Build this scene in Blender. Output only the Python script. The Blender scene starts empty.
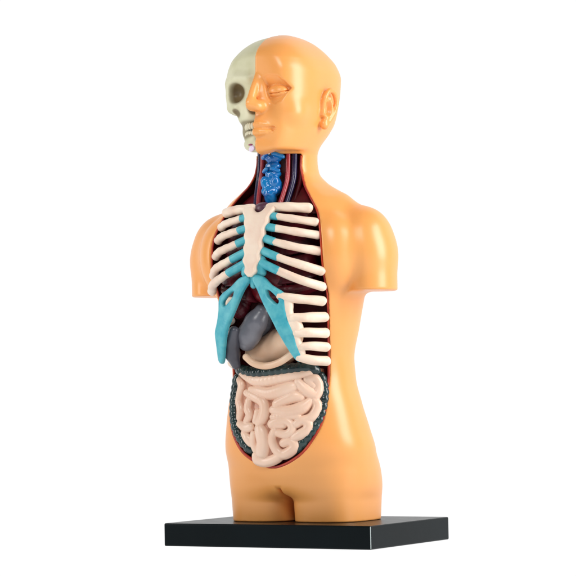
import bpy, math, random
import numpy as np
random.seed(3)
S = 0.001                       # one design unit = 1 mm
scn = bpy.context.scene
COL = scn.collection
F32 = np.float32

# ------------------------------------------------------------------ camera frame
YAW, ROLL, DIST, HCAM = math.radians(30), 0.0174, 2400.0, 123.0
R0 = np.array([math.cos(YAW), math.sin(YAW), 0.0]); UP = np.array([0, 0, 1.0])
VD = np.array([math.sin(YAW), -math.cos(YAW), 0.0])
TGT = -15.0*R0 + 231.3*UP
CAM = -15.0*R0 + VD*DIST + UP*HCAM
FW = TGT-CAM; LEN = float(np.linalg.norm(FW)); FW = FW/LEN
UC = np.cross(R0, FW); UC /= np.linalg.norm(UC)
CR = R0*math.cos(ROLL)-UC*math.sin(ROLL); CU = UC*math.cos(ROLL)+R0*math.sin(ROLL)

# ------------------------------------------------------------------ sdf toolkit (P is N x 3)
def sm_union(a, b, k):
    h = np.maximum(k-np.abs(a-b), 0)/k
    return np.minimum(a, b)-h*h*k*0.25
def sm_cut(a, b, k):            # a minus b
    return -sm_union(-a, b, k)
def sm_inter(a, b, k):
    return -sm_union(-a, -b, k)
def ell(P, c, r, rot=None):
    q = P-np.asarray(c, F32)
    if rot is not None: q = q@np.asarray(rot, F32)
    r = np.asarray(r, F32)
    k0 = np.sqrt(((q/r)**2).sum(1)); k1 = np.sqrt(((q/(r*r))**2).sum(1))+1e-6
    return k0*(k0-1)/k1
def rotz(a, ax='z'):
    c, s = math.cos(math.radians(a)), math.sin(math.radians(a))
    if ax == 'z': return np.array([[c, -s, 0], [s, c, 0], [0, 0, 1]])
    if ax == 'x': return np.array([[1, 0, 0], [0, c, -s], [0, s, c]])
    return np.array([[c, 0, s], [0, 1, 0], [-s, 0, c]])
def chain(P, pts, rad, k=0.0):
    d = None
    pts = [np.asarray(p, F32) for p in pts]
    if not hasattr(rad, '__len__'): rad = [rad]*len(pts)
    for i in range(len(pts)-1):
        a, b = pts[i], pts[i+1]; ab = b-a
        t = np.clip(((P-a)@ab)/max(float(ab@ab), 1e-9), 0, 1)
        e = np.sqrt(((P-a-t[:, None]*ab)**2).sum(1))-(rad[i]+(rad[i+1]-rad[i])*t)
        d = e if d is None else (sm_union(d, e, k) if k > 0 else np.minimum(d, e))
    return d
def near(P, lo, hi, fn, pad=7.0):
    lo = np.asarray(lo, F32); hi = np.asarray(hi, F32)
    q = np.maximum(np.maximum(lo-P, P-hi), 0); d = np.sqrt((q**2).sum(1))
    m = d < pad
    if m.any(): d[m] = fn(P[m])
    return d
def smooth_line(pts, n=5):
    p = [np.asarray(q, float) for q in pts]
    if len(p) < 3: return p
    p = [2*p[0]-p[1]]+p+[2*p[-1]-p[-2]]; out = []
    for i in range(1, len(p)-2):
        for j in range(n):
            t = j/n
            out.append(0.5*((2*p[i])+(-p[i-1]+p[i+1])*t+(2*p[i-1]-5*p[i]+4*p[i+1]-p[i+2])*t*t+(-p[i-1]+3*p[i]-3*p[i+1]+p[i+2])*t**3))
    out.append(p[-2]); return out
def poly2(u, v, poly):          # signed 2-D distance, negative inside
    n = len(poly); d = np.full(u.shape, 1e9, F32); s = np.ones(u.shape, bool)
    for i in range(n):
        ax, ay = poly[i]; bx, by = poly[(i+1) % n]
        ex, ey = bx-ax, by-ay; wx, wy = u-ax, v-ay
        t = np.clip((wx*ex+wy*ey)/max(ex*ex+ey*ey, 1e-9), 0, 1)
        d = np.minimum(d, (wx-ex*t)**2+(wy-ey*t)**2)
        c1 = v >= ay; c2 = v < by; c3 = ex*wy > ey*wx
        s = np.where((c1 & c2 & c3) | (~c1 & ~c2 & ~c3), ~s, s)
    return np.where(s, 1, -1)*np.sqrt(d)
class Loft:                     # rows: z, half width, front y, back y ; n = squareness
    def __init__(self, rows, n):
        rows = sorted(rows); z = np.array([r[0] for r in rows], float)
        zz = np.linspace(z[0], z[-1], 900); self.z = zz; self.n = n; self.c = []
        for j in (1, 2, 3):
            v = np.array([r[j] for r in rows], float); m = np.zeros(len(z))   # monotone cubic
            d = np.diff(v)/np.diff(z)
            for i in range(1, len(z)-1):
                m[i] = 0 if d[i-1]*d[i] <= 0 else 2*d[i-1]*d[i]/(d[i-1]+d[i])
            m[0], m[-1] = d[0], d[-1]
            i = np.clip(np.searchsorted(z, zz)-1, 0, len(z)-2); h = (z[i+1]-z[i]); t = (zz-z[i])/h
            self.c.append((2*t**3-3*t*t+1)*v[i]+(t**3-2*t*t+t)*h*m[i]+(-2*t**3+3*t*t)*v[i+1]+(t**3-t*t)*h*m[i+1])
    def __call__(self, P):
        a, f, b = [np.interp(P[:, 2], self.z, c).astype(F32) for c in self.c]
        y0 = (f+b)/2; hb = np.maximum((b-f)/2, .5); n = self.n; a = np.maximum(a, .5)
        x = np.abs(P[:, 0])/a; y = np.abs(P[:, 1]-y0)/hb
        g = (x**n+y**n+1e-9)**(1/n)
        gx = (x/g)**(n-1)/a; gy = (y/g)**(n-1)/hb
        return (g-1)/np.sqrt(gx*gx+gy*gy+1e-9)*np.where(g < 1, np.maximum(g, .35), 1)

def mesh_sdf(f, lo, hi, h, newton=2):
    lo = np.asarray(lo, float); hi = np.asarray(hi, float)
    B = 10
    nb = np.ceil((hi-lo)/h/B).astype(int); n = nb*B+1
    D = np.full(n, 1e3, F32)
    ctr = np.stack(np.meshgrid(*[np.arange(k) for k in nb], indexing='ij'), -1).reshape(-1, 3)
    cp = (lo+(ctr+0.5)*B*h).astype(F32)
    cd = f(cp); act = ctr[np.abs(cd) < B*h*1.75]; ina = ctr[(cd <= -B*h*1.75)]
    for b in ina: D[b[0]*B:b[0]*B+B+1, b[1]*B:b[1]*B+B+1, b[2]*B:b[2]*B+B+1] = -1e3
    g = np.stack(np.meshgrid(*[np.arange(B+1)]*3, indexing='ij'), -1).reshape(-1, 3)
    for s in range(0, len(act), 150):
        a = act[s:s+150]; idx = (a[:, None, :]*B+g[None]).reshape(-1, 3)
        D[idx[:, 0], idx[:, 1], idx[:, 2]] = f((lo+idx*h).astype(F32))
    ins = D < 0
    c = np.zeros(n-1, np.int8)
    for dx in (0, 1):
        for dy in (0, 1):
            for dz in (0, 1):
                c += ins[dx:n[0]-1+dx, dy:n[1]-1+dy, dz:n[2]-1+dz]
    cell = np.argwhere((c > 0) & (c < 8)); ids = np.full(n-1, -1, np.int32)
    ids[cell[:, 0], cell[:, 1], cell[:, 2]] = np.arange(len(cell))
    acc = np.zeros((len(cell), 3)); cnt = np.zeros(len(cell))
    cs = [np.array(q) for q in ((0,0,0),(1,0,0),(0,1,0),(1,1,0),(0,0,1),(1,0,1),(0,1,1),(1,1,1))]
    for i in range(8):
        for j in range(i+1, 8):
            if np.abs(cs[i]-cs[j]).sum() != 1: continue
            A = cell+cs[i]; Bc = cell+cs[j]
            da = D[A[:, 0], A[:, 1], A[:, 2]]; db = D[Bc[:, 0], Bc[:, 1], Bc[:, 2]]
            m = (da < 0) != (db < 0); t = da[m]/(da[m]-db[m])
            acc[m] += A[m]+(Bc[m]-A[m])*t[:, None]; cnt[m] += 1
    V = lo+acc/cnt[:, None]*h
    quads = []
    for ax in range(3):
        sh = [slice(None)]*3; sl0 = list(sh); sl1 = list(sh); sl0[ax] = slice(0, n[ax]-1); sl1[ax] = slice(1, n[ax])
        a0 = ins[tuple(sl0)]; a1 = ins[tuple(sl1)]
        e = np.argwhere(a0 != a1); u, v = [(1, 2), (2, 0), (0, 1)][ax]
        e = e[(e[:, u] > 0) & (e[:, v] > 0) & (e[:, u] < n[u]-1) & (e[:, v] < n[v]-1)]
        fl = a0[e[:, 0], e[:, 1], e[:, 2]]
        def cid(du, dv):
            q = e.copy(); q[:, u] -= du; q[:, v] -= dv; return ids[q[:, 0], q[:, 1], q[:, 2]]
        Q = np.stack([cid(1, 1), cid(0, 1), cid(0, 0), cid(1, 0)], 1)
        Q[~fl] = Q[~fl][:, ::-1]; quads.append(Q)
    Q = np.concatenate(quads)
    V = V.astype(F32)
    for it in range(newton):
        e = F32(h*0.3); d = f(V)
        G = np.stack([f(V+np.eye(3, dtype=F32)[k]*e)-f(V-np.eye(3, dtype=F32)[k]*e) for k in range(3)], 1)/(2*e)
        st = -d[:, None]*G/((G**2).sum(1)[:, None]+.05)
        L = np.sqrt((st**2).sum(1))+1e-9; st *= np.minimum(1, .6*h/L)[:, None]
        V = V+st*.8
    return V, Q

def link(name, V, Q, mats, parent=None, smooth=True, midx=None):
    me = bpy.data.meshes.new(name)
    Q = np.asarray(Q, np.int32)
    me.vertices.add(len(V)); me.vertices.foreach_set('co', (np.asarray(V, float)*S).ravel())
    me.loops.add(Q.size); me.loops.foreach_set('vertex_index', Q.ravel())
    me.polygons.add(len(Q)); k = Q.shape[1]
    me.polygons.foreach_set('loop_start', np.arange(len(Q))*k)
    if midx is not None: me.polygons.foreach_set('material_index', np.asarray(midx, np.int32))
    me.update(calc_edges=True); me.validate()
    if not isinstance(mats, (list, tuple)): mats = [mats]
    for m in mats: me.materials.append(m)
    me.polygons.foreach_set('use_smooth', [smooth]*len(me.polygons))
    o = bpy.data.objects.new(name, me); COL.objects.link(o)
    if parent is not None: o.parent = parent
    return o
def blob(name, f, lo, hi, h, mat, parent=None, mid=None, newton=2):
    V, Q = mesh_sdf(f, lo, hi, h, newton)
    mi = None
    if mid is not None: mi = mid(V, Q)
    return link(name, V, Q, mat, parent, True, mi)
def bounds(pts, r):
    p = np.array([np.asarray(q, float) for q in pts]); r = np.max(r)+3
    return p.min(0)-r, p.max(0)+r

def at(f, pts, off=0.0):        # where sight lines of the reference photograph meet the modelled surface f (+off outward)
    pts = np.asarray(pts, float); out = []
    ts = np.linspace(-230, 230, 921)
    for x, y in pts:
        d = FW*LEN+CR*(x-288)-CU*(y-288); d /= np.linalg.norm(d)
        P = CAM+d*(LEN+ts)[:, None]; v = f(P.astype(F32))-off
        i = np.argmax(v < 0)
        if v[i] >= 0: i = int(np.argmin(v)); out.append(P[i]); continue
        t = v[i-1]/(v[i-1]-v[i]) if i > 0 else 0
        out.append(P[i-1]+(P[i]-P[i-1])*t)
    return out
mir = lambda pts: [np.array([-p[0], p[1], p[2]]) for p in pts]

# ------------------------------------------------------------------ materials
def lin(r, g, b):
    return tuple(((c/255/12.92) if c/255 <= .04045 else ((c/255+.055)/1.055)**2.4) for c in (r, g, b))+(1,)
def mat(name, col, rough=.4, spec=.5, coat=0., sss=0., col2=None, nscale=20, bump=0., bscale=200, sssc=(1, .4, .15), det=4, lo=.35, hi=.65):
    m = bpy.data.materials.new(name); m.use_nodes = True; nt = m.node_tree; N = nt.nodes; L = nt.links
    b = N['Principled BSDF']; b.inputs['Base Color'].default_value = col
    b.inputs['Roughness'].default_value = rough; b.inputs['Specular IOR Level'].default_value = spec
    b.inputs['Coat Weight'].default_value = coat; b.inputs['Coat Roughness'].default_value = .12
    if sss:
        b.inputs['Subsurface Weight'].default_value = sss; b.inputs['Subsurface Radius'].default_value = sssc
        b.inputs['Subsurface Scale'].default_value = .006
    tc = N.new('ShaderNodeTexCoord')
    if col2 is not None:
        n = N.new('ShaderNodeTexNoise'); n.inputs['Scale'].default_value = nscale; n.inputs['Detail'].default_value = det
        L.new(tc.outputs['Object'], n.inputs['Vector'])
        r = N.new('ShaderNodeValToRGB'); r.color_ramp.elements[0].position = lo; r.color_ramp.elements[1].position = hi
        r.color_ramp.elements[0].color = col; r.color_ramp.elements[1].color = col2
        L.new(n.outputs['Fac'], r.inputs['Fac']); L.new(r.outputs['Color'], b.inputs['Base Color'])
    n = N.new('ShaderNodeTexNoise'); n.inputs['Scale'].default_value = bscale/3; n.inputs['Detail'].default_value = 3
    L.new(tc.outputs['Object'], n.inputs['Vector'])
    mr = N.new('ShaderNodeMapRange'); mr.inputs['To Min'].default_value = rough*.85; mr.inputs['To Max'].default_value = min(1, rough*1.2)
    L.new(n.outputs['Fac'], mr.inputs['Value']); L.new(mr.outputs['Result'], b.inputs['Roughness'])
    if bump:
        n = N.new('ShaderNodeTexNoise'); n.inputs['Scale'].default_value = bscale; n.inputs['Detail'].default_value = 5
        L.new(tc.outputs['Object'], n.inputs['Vector'])
        bp = N.new('ShaderNodeBump'); bp.inputs['Strength'].default_value = bump; bp.inputs['Distance'].default_value = .001
        L.new(n.outputs['Fac'], bp.inputs['Height']); L.new(bp.outputs['Normal'], b.inputs['Normal'])
    return m
M_SKIN = mat('orange_skin_plastic', lin(240, 162, 86), .32, .6, sss=.06, col2=lin(242, 168, 93), nscale=9, bump=.02, bscale=60)
M_LINE = mat('maroon_lining', lin(100, 14, 26), .5, .25, col2=lin(50, 8, 14), nscale=40, bump=.15)
M_LIP = mat('red_rim_paint', lin(196, 66, 30), .35, .5, col2=lin(150, 34, 34), nscale=60)
M_BONE = mat('cream_bone_paint', lin(245, 226, 206), .4, .45, sss=.1, col2=lin(236, 208, 188), nscale=55, bump=.22, bscale=300)
M_CART = mat('turquoise_paint', lin(62, 166, 184), .38, .45, col2=lin(96, 186, 196), nscale=120, bump=.2, bscale=500)
M_SKULL = mat('pale_green_grey_skull', lin(214, 211, 180), .42, .4, col2=lin(198, 196, 160), nscale=50, bump=.1, bscale=260)
M_TOOTH = mat('ivory_tooth', lin(214, 206, 178), .35, .5)
M_LUNG = mat('dark_maroon_lung', lin(96, 14, 30), .35, .35, col2=lin(30, 6, 14), nscale=60, bump=.6, bscale=260)
M_HEART = mat('dark_red_heart', lin(130, 16, 28), .3, .5, col2=lin(70, 8, 18), nscale=60, bump=.3)
M_LIVER = mat('slate_grey_organ', lin(128, 128, 136), .28, .5, col2=lin(98, 98, 108), nscale=30, bump=.05)
M_STOM = mat('tan_stomach', lin(232, 200, 172), .35, .5, sss=.1, col2=lin(222, 178, 144), nscale=22, bump=.05)
M_INT = mat('pink_cream_intestine', lin(238, 206, 184), .3, .5, sss=.08, col2=lin(233, 196, 172), nscale=35, bump=.05)
M_COLON = mat('dark_green_colon', lin(38, 62, 62), .22, .6, col2=lin(24, 42, 44), nscale=60, bump=.05)
M_BLUE = mat('glossy_blue_larynx', lin(14, 128, 196), .15, .7, col2=lin(8, 92, 170), nscale=80, bump=.3, bscale=200)
M_ART = mat('red_artery', lin(164, 52, 58), .25, .5)
M_VEIN = mat('navy_vein', lin(32, 26, 66), .25, .5)
M_BASE = mat('black_green_gloss_plastic', lin(5, 16, 20), .3, .12, col2=lin(4, 13, 16), nscale=12)
M_EDGE = mat('pale_corner_plastic', lin(176, 186, 186), .3, .5)  # paler grey for the near upright corner of the slab

# ------------------------------------------------------------------ body forms
TORSO = Loft([(-10, 70, -50, 50), (28, 72.5, -55, 54), (50, 75, -64, 55), (70, 75.5, -70.5, 49), (92, 72, -72.5, 41), (115, 67.5, -71.5, 32), (140, 62, -70, 28), (158, 61, -74, 28),
              (190, 67, -80, 32), (220, 73, -84, 36), (250, 79, -86, 40), (280, 80, -84, 40), (296, 76, -79, 36), (308, 68, -73, 28), (316, 60, -69, 20),
              (324, 49, -65, 12), (333, 38, -61, 6), (344, 31, -59, 2), (356, 29, -58, 2), (400, 29, -56, 4)], 2.35)
HEAD = Loft([(350, 25, -82, -8), (362, 28, -87, -6), (368, 30.5, -89, -2), (378, 34.5, -91, 8), (389, 38.5, -92, 19), (400, 41.5, -92, 27), (415, 44, -92, 31), (430, 45, -92, 35),
             (444, 45, -92, 37), (456, 42, -89, 32), (467, 35, -81, 21), (476, 26, -69, 9), (480.5, 19, -58, 0), (483.5, 12, -46, -8), (485.2, 6, -36, -17), (486, .6, -27, -25)], 2.75)
def headf(P): return sm_inter(HEAD(P)*.9, -P[:, 1]-86.7, 4.5)
CAGE = Loft([(120, 62, -86, 30), (140, 66, -90, 30), (159, 69, -96, 30), (175, 70, -102, 30), (190, 70, -106, 30), (215, 70, -106, 30), (240, 68.5, -102.5, 30), (258, 67, -98.5, 30), (284, 64.5, -92, 30),
             (300, 60.5, -86.5, 30), (315, 56, -79, 25), (330, 50, -74, 20)], 3.0)

def body_solid(P):
    X, Y, Z = P[:, 0], P[:, 1], P[:, 2]; A = np.abs(X)
    Pm = P.copy(); Pm[:, 0] = A
    d = np.maximum(sm_inter(TORSO(P), 26-Z, 12), Z-380)
    # thighs
    q = Pm-np.array([35.6, 0, 0], F32); tp = 1-.5*np.clip((Z-30)/50, 0, 1)**2; rx = (35.6+.02*Z)*tp; ry0 = (47+.12*Z)*tp
    leg = ((np.abs(q[:, 0]/rx)**2.8+np.abs(q[:, 1]/ry0)**2.8)**(1/2.8)-1)*rx
    leg = np.maximum(leg, Z-82)
    d = sm_union(d, leg, 8)
    d = sm_cut(d, np.maximum(np.maximum(A-1.2, Z-33), -Y-70), 4)
    # shoulders and cut arms
    sh = ell(Pm, (83, -20, 270), (27, 33, 35.5))
    q = Pm-np.array([90.5, -20, 0], F32)
    arm = (np.sqrt((q[:, 0]/21.5)**2+(q[:, 1]/29)**2)-1)*22
    arm = sm_inter(arm, Z-274, 24)
    arm = sm_union(arm, sh, 12)
    d = sm_union(d, sm_inter(arm, 224.5-Z, 2.2), 9)
    # trapezius slope toward the shoulder
    d = sm_union(d, chain(Pm, [(20, -20, 322), (52, -20, 306), (78, -20, 286)], [12, 16, 15]), 14)
    # flat chest muscle to the side of the opening, hip hollow
    d = sm_union(d, ell(Pm, (66, -52, 262), (18, 20, 34)), 12)
    return sm_inter(d, -Z, 1.2)

HZ = 4.5
def ear_form(Pm):
    hx = 44
    helix = smooth_line([(hx, -31, 405), (hx+1.5, -34, 412), (hx+4, -34, 420), (hx+5.5, -28, 427), (hx+6, -20, 426), (hx+6, -15, 418), (hx+5, -17, 408), (hx+3, -23, 399), (hx+.5, -28, 393)], 3)
    ear = chain(Pm, helix, 2.5)
    plate = ell(Pm, (hx, -25, 411), (4.5, 9.5, 17), rotz(14, 'x'))
    e2 = sm_union(plate, ear, 2)
    e2 = sm_union(e2, chain(Pm, smooth_line([(hx+3.5, -24, 420), (hx+4, -21.5, 412), (hx+3.5, -24, 404), (hx+2, -29, 400)], 3), 1.9), 2)
    e2 = sm_union(e2, ell(Pm, (hx, -29, 394), (4, 5, 5)), 3)
    e2 = sm_cut(e2, ell(Pm, (hx+5, -27, 409.5), (6, 3.8, 7)), 2.5)
    e2 = sm_union(e2, ell(Pm, (hx, -33, 405.5), (3.6, 3, 4)), 1.5)
    return e2
BROW = [(7, 436), (14, 438), (24, 437), (30, 432), (34, 426), (30, 420), (26, 414), (21, 411.5), (16, 413), (12.5, 418), (10.5, 427)]
def face(Pm, d):
    # brow plane falling back to the eye
    dep = np.interp(Pm[:, 2], [409, 415, 420, 427.5, 438], [0, 3, 7, 7.6, .2]).astype(F32)
    dep = dep*np.where(Pm[:, 2] < 423, np.interp(Pm[:, 0], [8, 14, 19, 33], [.2, 1, 1, .05]), np.interp(Pm[:, 0], [5, 11, 25, 36], [.3, 1, 1, .2])).astype(F32)
    rec = np.maximum(poly2(Pm[:, 0], Pm[:, 2], BROW), -(headf(Pm)+dep))
    d = sm_cut(d, rec, 3.4)
    # lids
    lid = ell(Pm, (19, -76.6, 423.4), (11.6, 8.8, 7.2), rotz(-12))
    d = sm_union(d, lid, .9)
    zs = 421.2+.018*(Pm[:, 0]-19)**2
    d = sm_cut(d, np.maximum(np.maximum(np.abs(Pm[:, 2]-zs)-.5, -(lid+1.5)), lid-2), .4)
    d = sm_union(d, chain(Pm, [(3, -83, 434), (5, -84, 422), (7.5, -83.5, 411)], [4.5, 6, 6.5]), 4)
    # cheek
    d = sm_union(d, ell(Pm, (30, -66, 404), (10, 13, 10)), 10)
    # nose
    d = sm_union(d, chain(Pm, [(0, -84, 437), (0, -91, 427), (0, -98.5, 414)], [5.2, 5.2, 5.6]), 3)
    d = sm_union(d, ell(Pm, (0, -98.5, 410.5), (6.8, 8, 6)), 3)
    d = sm_union(d, ell(Pm, (6, -92, 408.5), (6.4, 9.5, 5.8)), 4)
    d = sm_cut(d, ell(Pm, (5.4, -95, 402.0), (3.6, 6, 3)), .8)
    # mouth
    d = sm_union(d, ell(Pm, (0, -80, 389), (19, 11, 14)), 7)
    d = sm_union(d, chain(Pm, smooth_line([(0, -90.2, 391.6), (6, -89.6, 391.8), (12, -87.4, 390.6), (17, -84, 388.8)], 4), [2.8]*5+[2.6]*4+[2.2]*3+[1.6]), 2)
    d = sm_union(d, chain(Pm, smooth_line([(0, -90.6, 384), (6, -89.8, 384), (11, -87.6, 384.8), (15.5, -85, 386.4)], 4), [4.0]*5+[3.7]*4+[3]*3+[1.6]), 1.2)
    d = sm_cut(d, chain(Pm, smooth_line([(0, -95.4, 388.1), (7, -94.2, 388), (13, -90.4, 387.6), (19.5, -86, 387.4)], 4), 1.8), .5)
    d = sm_cut(d, ell(Pm, (18.4, -88, 386.4), (1.4, 3.2, 2.4)), 2)
    d = sm_cut(d, ell(Pm, (0, -94, 377), (14, 6.5, 3.2)), 3)
    return sm_union(d, ell(Pm, (0, -77.5, 371.5), (14, 11, 8)), 6)
def head_solid(P):
    P = P+np.array([0, 0, HZ], F32)
    Z = P[:, 2]; Pm = P.copy(); Pm[:, 0] = np.abs(P[:, 0])
    d = headf(P)
    d = sm_inter(d, 366.5-Z+.03*(P[:, 1]+85), 4)
    m = (Pm[:, 1] < -45)
    if m.any(): d[m] = face(Pm[m], d[m])
    # ear
    e2 = near(Pm, (38, -40, 385), (54, -8, 432), ear_form, 6)
    d = sm_union(d, e2, 2.2)
    return d

# opening in the front, traced along its right rim then mirrored
rim_px = [(300, 163), (301, 172), (304, 185), (311, 199), (318, 214), (323, 235), (325.5, 258), (327, 285), (328, 320), (328.5, 350), (328, 380), (326, 405), (321, 425), (312, 441), (302.5, 453), (290, 462), (279, 466.8)]
rim = at(lambda P: TORSO(P), rim_px)
half = [(float(p[0]), float(p[2])) for p in rim]
half = [(half[0][0], 361.2)]+half
zb = half[-1][1]-.7
half = [(x, z) for x, z in half if x > 3]
hp = smooth_line([(x, 0, z) for x, z in half]+[(0, 0, zb)]+[(-x, 0, z) for x, z in half[::-1]], 3)
OPEN = [(p[0], p[2]) for p in hp]

def opening(P, grow=0.0):
    d2 = poly2(P[:, 0], P[:, 2], OPEN)-grow
    back = np.interp(P[:, 2], [0, 40, 90, 150, 230, 300, 325, 345, 370], [-34, -34, -30, -30, -30, -30, -33, -38, -38])
    return np.maximum(d2, P[:, 1]-back)
def skin(P):
    X, Z = P[:, 0], P[:, 2]
    b = body_solid(P); d = sm_cut(b, opening(P), 2.2)
    m = Z > 335
    h = np.maximum(head_solid(P[m]), -X[m])
    d[m] = np.maximum(sm_union(d[m], h, 5), np.minimum(-X[m], Z[m]-362))
    return d

root = bpy.data.objects.new('anatomy_model', None); COL.objects.link(root)
root['label'] = 'glossy orange human torso anatomy model with exposed ribs, organs and half skull'
root['category'] = 'anatomy model'

def skin_mats(V, Q):
    c = V[Q].mean(1).astype(F32)
    o = opening(c); b = body_solid(c)
    inn = (np.abs(o) < 1.2) & (c[:, 2] < 361.6)
    return np.where(inn & (b < -2.2), 1, 0)
blob('body_shell', skin, (-125, -112, -2), (125, 70, 490), 1.0, [M_SKIN, M_LINE, M_LIP], root, skin_mats)

rimc = []
for x, z in OPEN:
    if z > 359: continue
    yy = np.linspace(-110, 0, 1101); Pq = np.stack([np.full(1101, x), yy, np.full(1101, z)], 1).astype(F32)
    v = body_solid(Pq); k = int(np.argmax(v < -.8)); rimc.append(np.array([x*.985, yy[k]+.3, z+.4]))
rlo, rhi = bounds(rimc, 2)
blob('rim', lambda P: chain(P, rimc, [.95+.5*min(1, max(0, (190-p[2])/60)) for p in rimc]), rlo, rhi, .6, M_LIP, root, newton=1)
# ------------------------------------------------------------------ skull half
def orbit(P): return ell(P, (-26.5, -86, 425), (11.5, 17, 10), rotz(14))
def cheek_hole(P): return ell(P, (-27, -83, 404.5), (5, 6, 4))
def skull(P):
    P = P+np.array([0, 0, HZ], F32)
    X, Y, Z = P[:, 0], P[:, 1], P[:, 2]
    d = headf(P*np.array([.835, 1, 1], F32))+3.2
    d = sm_inter(d, 408-Z, 5)
    d = sm_cut(d, ell(P, (-34, -66, 398), (14, 22, 9)), 5)
    d = sm_union(d, chain(P, [(-46, -38, 410), (-41, -58, 410), (-35, -70, 411), (-25, -78, 409)], [2.5, 3.5, 5, 4.5]), 3)      # cheekbone
    d = sm_union(d, chain(P, [(-40, -66, 436), (-38.5, -69, 424), (-36, -70, 413)], [4, 4.5, 4.5]), 4)
    d = sm_union(d, chain(P, [(-10, -83, 438), (-24, -82, 439), (-37, -72, 436)], [3.2, 3.2, 3.2]), 8)
    d = sm_union(d, ell(P, (-9, -66, 402), (21, 18, 13)), 6)       # maxilla
    d = sm_union(d, ell(P, (-13, -62, 388), (15, 14, 15)), 4)
    d = sm_union(d, chain(P, [(0, -82, 432), (0, -88, 424)], [3.2, 3]), 3)
    d = sm_cut(d, orbit(P), 2.5)
    d = sm_cut(d, ell(P, (-4, -86, 411), (7, 12, 8)), 2)           # nasal opening
    d = sm_cut(d, cheek_hole(P), 2)
    # jaw
    j = chain(P, [(-38, -24, 408), (-36, -32, 388), (-29, -46, 379), (-17, -69, 375), (-8, -79, 373), (0, -81, 372)], [3.5, 4.5, 5.5, 6.5, 7, 7])
    j = sm_union(j, ell(P, (-3, -78, 380), (15, 7, 6)), 4)
    d = sm_union(d, j, 1.5)
    s = np.abs(Y+38+4*np.sin(Z*.9)+2*np.sin(X*1.3))
    d = d+.35*np.exp(-(s/.7)**2)*(Z > 445)
    return np.maximum(d, X+.4)
sk = blob('skull_half', skull, (-64, -100, 352), (3, 44, 486), .8, M_SKULL, root)
sk['label'] = 'pale grey-green half skull with hollow eye socket'
def hollow_tint():                      # browner in the hollows of the skull and around the teeth
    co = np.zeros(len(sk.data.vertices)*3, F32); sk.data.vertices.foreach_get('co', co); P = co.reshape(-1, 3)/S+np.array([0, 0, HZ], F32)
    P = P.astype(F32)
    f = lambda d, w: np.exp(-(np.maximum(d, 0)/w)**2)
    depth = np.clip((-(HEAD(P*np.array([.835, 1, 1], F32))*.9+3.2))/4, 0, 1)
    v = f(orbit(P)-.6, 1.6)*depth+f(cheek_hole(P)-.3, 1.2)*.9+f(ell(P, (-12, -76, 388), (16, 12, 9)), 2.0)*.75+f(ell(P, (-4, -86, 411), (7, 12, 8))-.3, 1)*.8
    a = sk.data.attributes.new('hollow_tint', 'FLOAT', 'POINT'); a.data.foreach_set('value', np.clip(v, 0, 1).astype(F32))
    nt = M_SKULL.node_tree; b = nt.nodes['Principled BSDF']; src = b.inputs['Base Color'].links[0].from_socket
    at_ = nt.nodes.new('ShaderNodeAttribute'); at_.attribute_name = 'hollow_tint'
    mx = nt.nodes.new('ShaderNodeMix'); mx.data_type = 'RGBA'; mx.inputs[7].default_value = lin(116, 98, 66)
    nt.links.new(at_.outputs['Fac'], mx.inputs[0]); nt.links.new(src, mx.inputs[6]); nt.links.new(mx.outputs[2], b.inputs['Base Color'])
hollow_tint()
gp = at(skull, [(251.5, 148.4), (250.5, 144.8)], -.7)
blob('chin_sheen', lambda P: ell(P, gp[0], (6.8, 2.0, 3.3), rotz(-38)), gp[0]-8, gp[0]+8, .5, mat('lilac_sheen', lin(226, 208, 232), .2, .6), sk)  # lilac sheen on the chin, put in as a coloured blob
blob('chin_stripe', lambda P: ell(P, gp[1], (4, 2, .9), rotz(-38)), gp[1]-7, gp[1]+7, .4, mat('magenta_paint', lin(150, 50, 96), .3, .5), sk)  # thin magenta stripe along the top of the chin
for row, zc, hh in (('u', 391.5-HZ, 3.6), ('l', 383.8-HZ, 3.4)):
    for k in range(7):
        th = (k+.5)*.19
        x = -math.sin(th)*21; y = -65-math.cos(th)*19+(.8 if row == 'l' else 0)
        R = rotz(-math.degrees(th)*.9)
        blob('tooth', (lambda c, R, hh: lambda P: ell(P, c, (1.95, 1.9, hh), R))((x, y, zc), R, hh), (x-4, y-4, zc-5), (x+4, y+4, zc+5), .45, M_TOOTH, sk, newton=1)

# ------------------------------------------------------------------ neck
NECKF = lambda P: TORSO(P)+8
blob('throat_muscle', lambda P: np.maximum(np.maximum(TORSO(P)+9.5, 300-P[:, 2]), P[:, 2]-380),
     (-45, -80, 298), (45, 12, 384), 1.1, M_LINE, root)
def larynx(P):
    d = ell(P, (0, -54, 357), (9, 6, 5))
    d = sm_union(d, ell(P, (0, -55, 349), (8, 7, 5)), 1.5)
    d = sm_union(d, ell(P, (0, -55, 341), (8.5, 7, 5)), 1.5)
    d = sm_union(d, ell(P, (0, -57, 329), (10.5, 8, 11)), 2)
    for s in (-1, 1):
        d = sm_union(d, chain(P, [(s*4, -61, 361), (s*11, -55, 358)], 2.2), 1.5)
        d = sm_union(d, chain(P, [(s*3, -63, 346), (s*8, -59, 344)], 2), 1)
        d = sm_union(d, ell(P, (s*6, -62, 333), (4, 3.5, 6)), 1.5)
        d = sm_union(d, ell(P, (s*5, -63, 324), (4, 3, 4)), 1.2)
    d = sm_union(d, chain(P, [(0, -60, 316), (0, -63, 322)], [6, 6]), 2)
    return d+.18*np.sin(P[:, 0]*1.1)*np.sin(P[:, 2]*.95)
blob('larynx', larynx, (-17, -72, 306), (17, -42, 370), .7, M_BLUE, root)
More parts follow.
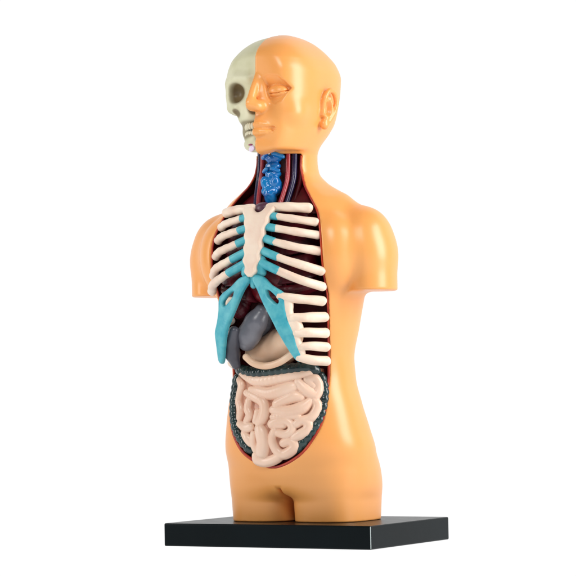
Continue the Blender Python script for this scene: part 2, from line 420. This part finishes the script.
for s in (-1, 1):
    for nm, x0, r, m in (('artery', 14.5, 2.3, M_ART), ('vein', 19.5, 2.7, M_VEIN), ('neck_muscle', 24, 2.2, M_LINE)):
        yy = {'artery': -50, 'vein': -46, 'neck_muscle': -40}[nm]
        p = smooth_line([(s*x0, yy, 370), (s*x0, yy-1, 350), (s*(x0+.5), yy-4, 335), (s*(x0-1), yy-11, 318), (s*(x0-3), yy-16, 306)], 4)
        lo, hi = bounds(p, r); blob(nm, (lambda p, r: lambda P: chain(P, p, r))(p, r), lo, hi, .8, m, root, newton=1)
notch = at(CAGE, [(264, 207)])[0]
blob('throat_notch', lambda P: ell(P, (0, notch[1]+8, notch[2]-1), (10, 7, 6.5)), (-16, notch[1]-6, 294), (16, notch[1]+18, 320), .8, mat('plum_notch', lin(84, 48, 66), .35), root)

# ------------------------------------------------------------------ rib cage
SURF = lambda P: CAGE(P)
def rib(pts, r, split, parent=root, name='rib', tuck=1.0):
    """bone tube with a turquoise cartilage sleeve on its inner end (split = fraction along)"""
    L = smooth_line(pts, 6); n = len(L); k = max(1, int(round(split*(n-1))))
    for sgn in (1, -1):
        Q = L if sgn > 0 else [np.array([p[0]*tuck, p[1]+(15 if tuck < 1 else 0), p[2]]) for p in mir(L)]
        bone = Q[k:] if split > 0 else Q
        rr = np.linspace(r*1.0, r*1.18, len(bone)); lo, hi = bounds(bone, rr)
        b = blob(name, (lambda q, rr: lambda P: chain(P, q, rr)+.16*np.sin(P[:, 2]*.7+P[:, 0]*.45))(bone, rr), lo, hi, .7, M_BONE, parent, newton=1)
        if split > 0:
            c = Q[:k+1]; rr2 = np.linspace(r*1.18, r*1.07, len(c)); lo, hi = bounds(c, rr2)
            blob('cartilage', (lambda q, rr: lambda P: chain(P, q, rr))(c, rr2), lo, hi, .7, M_CART, b, newton=1)
def T(px, off=0.): return at(SURF, px, off)
def thru(px, off, pts2):
    return T(px, off)
rib(T([(270, 207), (278, 207), (290, 207), (308, 208)], -3.5), 4.2, 0, name='collar_bone')
rib(T([(267, 215), (271, 215.7), (281, 217), (298, 219.5), (315, 222)], -3.5), 3.5, .42)
rib(T([(263, 226), (268, 227), (280, 229), (298, 232), (317, 235)], -3.5), 3.6, .42)
rib(T([(256, 235), (265, 238.5), (279, 243), (298, 247.5), (319, 251)], -3.5), 3.7, .42)
rib(T([(254, 247), (263, 251), (280, 258), (300, 264.5), (321, 271)], -3.5), 3.8, .44)
rib(T([(253, 258), (263, 263.5), (281, 272), (301, 280), (322, 286.5)], -3.5), 3.9, .44)
for p, r in (([(280, 296), (295, 298.5), (322, 301)], 4.0), ([(291, 318), (305, 317.5), (324, 317)], 4.3), ([(296, 333), (308, 332.5), (325, 333)], 4.2),
             ([(301, 347), (310, 346), (326, 347)], 3.9), ([(299, 357), (312, 360), (326, 361)], 4.2)):
    rib(T(p, -3.5), r, 0, tuck=.85)
def plate(poly_px, hole_px, th, name, m, parent, rnd=2.4, off=-3.5, both=True):
    w = T(poly_px, off); w = smooth_line(w+[w[0]], 3)[:-1]; pl = [(p[0], p[2]) for p in w]
    hw = T(hole_px, off) if hole_px else None; hl = [(p[0], p[2]) for p in smooth_line(hw+[hw[0]], 3)[:-1]] if hole_px else None
    for sgn in ((1, -1) if both else (1,)):
        def f(P):
            x = P[:, 0]*sgn
            d2 = poly2(x, P[:, 2], pl)
            if hl is not None: d2 = sm_cut(d2, poly2(x, P[:, 2], hl), 1.5)
            dz = np.abs(CAGE(P)-off)-th
            a = np.maximum(d2+rnd, 0); b = np.maximum(dz+rnd, 0)
            o = np.sqrt(a*a+b*b)+np.minimum(np.maximum(d2+rnd, dz+rnd), 0)-rnd
            return np.where(P[:, 1] > -35, np.maximum(o, P[:, 1]+35), o)
        A = np.array(w); lo = A.min(0)-8; hi = A.max(0)+8
        if sgn < 0: lo, hi = np.array([-hi[0], lo[1], lo[2]]), np.array([-lo[0], hi[1], hi[2]])
        blob(name, f, lo, hi, .7, m, parent)
arch = [(255, 274), (264, 277), (272, 285), (285, 294), (287, 308), (290, 320), (295, 331), (299, 345), (304, 358), (300, 362), (294, 357), (285, 343), (275, 325), (265, 306), (258, 290), (253, 280)]
hole = [(267.5, 290), (271, 291), (279, 299), (279, 303.5), (276, 303), (269, 296)]
plate(arch, hole, 3.3, 'costal_cartilage', M_CART, root)
plate([(284, 296), (291, 297), (293, 304), (293, 313), (299, 319), (303, 328), (300, 338), (304, 347), (305, 360), (300, 360), (295, 345), (288, 325), (284, 305)], None, 2.7, 'rib_plate', M_BONE, root, both=False, rnd=2.4)
# breastbone
sc = T([(264, 209), (250, 277), (250, 282)])
ZT, ZBm, ZB = sc[0][2], sc[1][2], sc[2][2]
def sternum(P):
    w = np.interp(P[:, 2], [ZBm, ZBm+5, ZBm+16, ZBm+40, ZT-14, ZT], [2.5, 6, 9, 10.5, 12.5, 17.5])+.8*np.sin((P[:, 2]-252)*.52)
    d2 = np.maximum(np.abs(P[:, 0])-w, np.maximum(P[:, 2]-ZT-3, ZBm-P[:, 2])); dz = np.abs(CAGE(P)+1.0)-4
    d2 = sm_cut(d2, np.sqrt(P[:, 0]**2+(P[:, 2]-ZT-4.5)**2)-7.5, 2)
    r = 3; a = np.maximum(d2+r, 0); b = np.maximum(dz+r, 0)
    o = np.sqrt(a*a+b*b)+np.minimum(np.maximum(d2+r, dz+r), 0)-r
    return np.maximum(o, P[:, 1]+50)
st = blob('sternum', sternum, (-26, -118, 225), (26, -60, 322), .7, M_BONE, root)
def xiph(P):
    d = chain(P, [(0, -92, ZBm+22), (0, -93.5, ZBm+8), (0, -96.5, ZB-3)], [8, 9, 3.2])
    for s in (-1, 1): d = sm_union(d, chain(P, [(s*9, -95, ZBm+16), (s*9.5, -95.5, ZBm+4)], [4.2, 4]), 3)
    return d
blob('cartilage', xiph, (-22, -114, 218), (22, -78, 278), .7, M_CART, st)

# ------------------------------------------------------------------ organs
def lung(sg):
    def f(P):
        d = CAGE(P)+11
        d = sm_inter(d, 7-sg*P[:, 0], 5); d = sm_inter(d, 212-P[:, 2]+.25*np.abs(P[:, 0]), 5); d = sm_inter(d, P[:, 2]-312, 8)
        d = np.maximum(d, P[:, 1]+28)
        for z in (262, 236): d = sm_cut(d, np.abs(P[:, 2]-z-.35*(P[:, 1]+70))-.7, 2)
        return np.maximum(d, np.abs(P[:, 0])-60)
    return f
for sg in (1, -1):
    lo, hi = ((2, -105, 205), (64, -20, 316)) if sg > 0 else ((-64, -105, 205), (-2, -20, 316))
    blob('lung', lung(sg), lo, hi, 1.3, M_LUNG, root)
blob('heart', lambda P: sm_union(ell(P, (8, -78, 236), (22, 16, 24), rotz(25, 'y')), ell(P, (2, -80, 256), (13, 10, 14)), 5), (-22, -100, 205), (36, -55, 276), 1.0, M_HEART, root)
IN = lambda P: CAGE(P)+16
def trace(px, inward): return at(CAGE, px, -inward)
g1 = trace([(262, 312), (256, 322), (249, 335), (247, 342)], 17)
g1b = trace([(270, 314), (265, 325), (259, 338)], 18)
g1c = smooth_line(trace([(268, 306), (266, 318), (261, 331), (253, 344)], 9), 3)
def liver(P):
    d = chain(P, g1, [8, 11, 11.5, 9], 3)
    e = chain(P, g1b, [6, 6, 5], 3)
    d = sm_union(d, e, 1.2)
    d = sm_cut(d, chain(P, g1c, 1.6), 1.2)
    return d
lo, hi = bounds(g1+g1b, 12); blob('liver', liver, lo, hi, .8, M_LIVER, root)
g2 = trace([(234, 331), (232, 343), (232.5, 354), (236, 365)], 12)
lo, hi = bounds(g2, 8); blob('liver_lobe', lambda P: chain(P, g2, [5, 7, 7.5, 4.5], 2), lo, hi, .8, mat('dark_slate_lobe', lin(84, 84, 94), .3, .5, col2=lin(66, 66, 76), nscale=40), root)
g3 = trace([(245, 298), (241, 310)], 18)
lo, hi = bounds(g3, 12); blob('lung_lobe', lambda P: chain(P, g3, [8, 9.5], 2)+.4*np.sin(P[:, 0]*.9+np.sin(P[:, 2]*.5))*np.sin(P[:, 2]*.8+P[:, 1]*.5), lo, hi, .8, M_LUNG, root)
s1 = trace([(291, 337), (282, 346), (268, 352), (254, 354)], 18)
s2 = smooth_line(trace([(246, 357), (254, 363.5), (266, 366), (280, 362), (293, 353)], 12), 4)
def stomach(P): return sm_union(chain(P, s1, [12, 17, 15, 9], 6), chain(P, s2, 3.4), 3.5)
lo, hi = bounds(s1, 19); blob('stomach', stomach, lo, hi, .8, M_STOM, root)

BEL = lambda P: TORSO(P)
# backing mass of the belly
def belly(P):
    return np.maximum(np.maximum(TORSO(P)+8, opening(P, -2.)), np.maximum(P[:, 2]-150, 40-P[:, 2]))
blob('cavity_lining', belly, (-62, -80, 40), (62, -25, 152), 1.3, M_LINE, root)
tubes = [
 [(240,373,2.5),(247,377.5,4),(257,381,5.6),(272,380,5.6),(291,376,4.8),(304,373,4),(312,371.5,3)],
 [(250,389,2.5),(258,391,4.5),(268,393.5,6),(280,391.5,7),(289,388.5,6.5),(293,387,5.5)],
 [(298,382.5,4.5),(303,388,5.6),(309,393,5.6),(315,396,4.5)],
 [(307,379.5,4),(314,378.5,4.5),(318,384,4.5),(318,391,4.5),(315,396.5,4.5)],
 [(308,381,3.6),(313,386,3.6)],
 [(276,404,4.5),(285,400,5),(294,396.5,6),(300,397.5,4.5)],
 [(273,410,4.5),(282,411,5),(292,411,6),(302,407.5,6),(309,401.5,4)],
 [(314,400,3.5),(317,405,4.5),(315,412,4.5),(310,418,4.5),(302,420,4)],
 [(246,393,3.5),(254,397,4.5),(262,402,5),(264,410,5.3),(262,418,5.3),(258,423,4)],
 [(239,380,3.5),(241,386,4),(239,394,3.5),(238,402,3.5),(240,410,4),(239,418,3.5)],
 [(248,401,3.5),(247,409,4.2),(249,415,4),(246,421,3.5)],
 [(257,412,3.5),(255,421,3.5)],
 [(239,424,3.5),(245,427.5,4.8),(250,427,4.2)],
 [(243,433.5,3),(246.5,438,4.5),(250,443,4)],
 [(259,429,5.5),(261,434,6.8),(262.5,443,7),(261.5,452,6.8)],
 [(252.5,434,3),(252.5,443,3.4),(255,450,3.4)],
 [(255,455.5,3.8),(257,460,5),(264,462,5),(271,460.5,5),(277,457.5,4.8),(280,454,4)],
 [(271.5,424,4.8),(278,421.5,4.5),(286,421,4),(291,425,4),(291,431,4.3),(286,434.5,4.3),(278,433,4)],
 [(276,425,4),(283,425,3.6)],
 [(274,431,4),(271.5,437,4),(272.5,444,4.3),(276.5,451,4.5),(282.5,454.5,4.8),(290,451,5),(294.5,445.5,4.6),(289.5,441.5,4.2),(283,443,4.2)],
 [(296,424,4),(302,420.5,4.3),(308,424,4.5),(306,430,4.5),(300,434.5,5),(294,437.5,4)],
 [(272,417,2.8),(285,416.5,3.2),(298,416.5,3.2)],
]
TB = []
for pts in tubes:
    L = smooth_line(pts, 4)
    w = at(BEL, [(q[0], q[1]) for q in L], 0)
    rr_ = [float(q[2])*1.06 for q in L]
    w = [p+np.array([-.12*p[0]/60*q, .4*q, 0]) for p, q in zip(w, rr_)]; A_ = np.array(w)
    TB.append((w, rr_, A_.min(0)-max(rr_), A_.max(0)+max(rr_)))
allp = [p for t_ in TB for p in t_[0]]
out_px = [(237, 374), (275, 379), (318, 368), (321, 385), (320, 405), (312, 425), (300, 443), (286, 457), (270, 465), (257, 464), (250, 452), (240, 440), (235, 425), (235, 405)]
outw = [(p[0], p[2]) for p in at(BEL, out_px, -2)]
def gut(P):
    d = None
    for w, r, lo_, hi_ in TB:
        e = near(P, lo_, hi_, lambda q: chain(q, w, r, .5)); d = e if d is None else sm_union(d, e, .35)
    base = np.maximum(poly2(P[:, 0], P[:, 2], outw)+.3, np.abs(TORSO(P)+6.6)-3.2)
    return sm_union(d, base, 1.2)
A = np.array(allp); gu = blob('small_intestine', gut, A.min(0)-8, A.max(0)+8, .6, M_INT, root)
def crease_tint():              # browner with depth below the belly surface
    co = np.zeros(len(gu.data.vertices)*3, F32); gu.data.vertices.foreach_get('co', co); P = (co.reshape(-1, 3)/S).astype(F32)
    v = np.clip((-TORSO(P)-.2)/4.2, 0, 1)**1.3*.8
    a = gu.data.attributes.new('hollow_tint', 'FLOAT', 'POINT'); a.data.foreach_set('value', v.astype(F32))
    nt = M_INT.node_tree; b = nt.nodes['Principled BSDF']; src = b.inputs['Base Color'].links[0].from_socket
    at_ = nt.nodes.new('ShaderNodeAttribute'); at_.attribute_name = 'hollow_tint'
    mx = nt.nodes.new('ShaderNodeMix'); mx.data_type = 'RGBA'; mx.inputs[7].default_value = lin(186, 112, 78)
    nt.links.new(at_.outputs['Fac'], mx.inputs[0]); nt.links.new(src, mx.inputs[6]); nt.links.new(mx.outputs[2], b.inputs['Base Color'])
crease_tint()

def colon(c, r, name='colon', step=6.8):
    P0 = np.array(c)
    s = np.concatenate([[0], np.cumsum(np.linalg.norm(np.diff(P0, axis=0), axis=1))])
    m = int(s[-1]/step); q = np.stack([np.interp(np.arange(m+1)*step, s, P0[:, i]) for i in range(3)], 1)
    mid = (q[1:]+q[:-1])/2; tg = (q[1:]-q[:-1]); tg /= np.linalg.norm(tg, axis=1)[:, None]
    def f(P):
        d = chain(P, list(q), r*.84)
        for a, t in zip(mid, tg):
            w = P-a.astype(F32); al = w@t.astype(F32); pr = np.sqrt(np.maximum((w**2).sum(1)-al*al, 0))
            k0 = (np.abs(al/(step*.52))**2.6+(pr/r)**2.6)**(1/2.6); e = (k0-1)*step*.52
            d = sm_union(d, e, 1.4)
        return d
    lo, hi = bounds(q, r); return blob(name, f, lo, hi, .6, M_COLON, root)
colon(smooth_line(at(BEL, [(240, 370), (254, 373), (270, 371.5), (290, 369), (308, 368), (317, 371)], -3), 14), 5.8)
rc = smooth_line(at(BEL, [(320.5, 376), (324, 387), (324, 400), (320.5, 416), (313.5, 430), (303, 443), (293, 452)], -4), 14)
colon(rc, 5.4)
colon(mir(rc), 5.4)

# ------------------------------------------------------------------ base slab
import bmesh
def slab():
    bm = bmesh.new(); w, d = 116, 83
    bmesh.ops.create_cube(bm, size=1)
    for v in bm.verts: v.co = (v.co.x*2*w*S, v.co.y*2*d*S, (-11.5+v.co.z*22.6)*S)
    bmesh.ops.bevel(bm, geom=list(bm.edges)+list(bm.verts), offset=1.7*S, segments=3, profile=.6, affect='EDGES')
    me = bpy.data.meshes.new('display_base'); bm.to_mesh(me); bm.free(); me.materials.append(M_BASE); me.materials.append(M_EDGE)
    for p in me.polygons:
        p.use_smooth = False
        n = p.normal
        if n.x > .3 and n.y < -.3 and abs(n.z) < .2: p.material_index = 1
    o = bpy.data.objects.new('display_base', me); COL.objects.link(o)
    o['label'] = 'low rectangular black glossy plastic slab the torso model stands on'; o['category'] = 'display base'
slab()

# ------------------------------------------------------------------ backdrop, light, camera
def backdrop():
    prof = [(-2600, 0), (500, 0)]+[(500+700*math.sin(a), 700-700*math.cos(a)) for a in np.linspace(.08, math.pi/2, 18)]+[(1200, 3000)]
    V = []; W = 3200; z0 = -24
    for t, z in prof:
        for u in (-W, W):
            p = R0*u-VD*t; V.append((p[0], p[1], z+z0))
    Q = [(2*i, 2*i+1, 2*i+3, 2*i+2) for i in range(len(prof)-1)]
    m = bpy.data.materials.new('self_lit_white'); m.use_nodes = True; N = m.node_tree.nodes; b = N['Principled BSDF']
    b.inputs['Base Color'].default_value = (.02, .02, .02, 1); b.inputs['Specular IOR Level'].default_value = 0; b.inputs['Roughness'].default_value = 1
    b.inputs['Emission Color'].default_value = (1, 1, 1, 1); b.inputs['Emission Strength'].default_value = 1.0  # sweep glows by itself: stays pure white, takes no contact shadow
    o = link('backdrop', V, Q, m, None, True); o['kind'] = 'structure'
backdrop()
w = bpy.data.worlds.new('World'); scn.world = w; w.use_nodes = True
w.node_tree.nodes['Background'].inputs[0].default_value = (1, .99, .97, 1); w.node_tree.nodes['Background'].inputs[1].default_value = .11

from mathutils import Vector, Matrix
def area(name, u, t, z, sx, sy, e, col=(1, 1, 1)):
    """u = metres to camera right, t = metres toward the camera, z = height"""
    l = bpy.data.lights.new(name, 'AREA'); l.shape = 'RECTANGLE'; l.size = sx; l.size_y = sy; l.energy = e; l.color = col
    o = bpy.data.objects.new(name, l); COL.objects.link(o)
    p = Vector(R0*u+VD*t+UP*z); o.location = p
    o.rotation_euler = (Vector((0, 0, .27))-p).to_track_quat('-Z', 'Y').to_euler()
area('key_softbox', 1.35, .55, .75, .7, 1.25, 25, (1, .99, .97))
area('left_softbox', -1.2, .35, .6, .25, .9, 6, (1, .99, .97))
area('front_softbox', -.25, 1.4, 1.3, .6, .5, 10, (1, .99, .97))

cam = bpy.data.cameras.new('camera'); co = bpy.data.objects.new('camera', cam); COL.objects.link(co)
cam.sensor_fit = 'HORIZONTAL'; cam.sensor_width = 36; cam.lens = 36/(2*288/LEN); cam.clip_start = .05; cam.clip_end = 50
B = -FW
co.matrix_world = Matrix(((CR[0], CU[0], B[0], CAM[0]*S), (CR[1], CU[1], B[1], CAM[1]*S), (CR[2], CU[2], B[2], CAM[2]*S), (0, 0, 0, 1)))
scn.camera = co
scn.view_settings.view_transform = 'Standard'; scn.view_settings.look = 'None'; scn.view_settings.exposure = 0
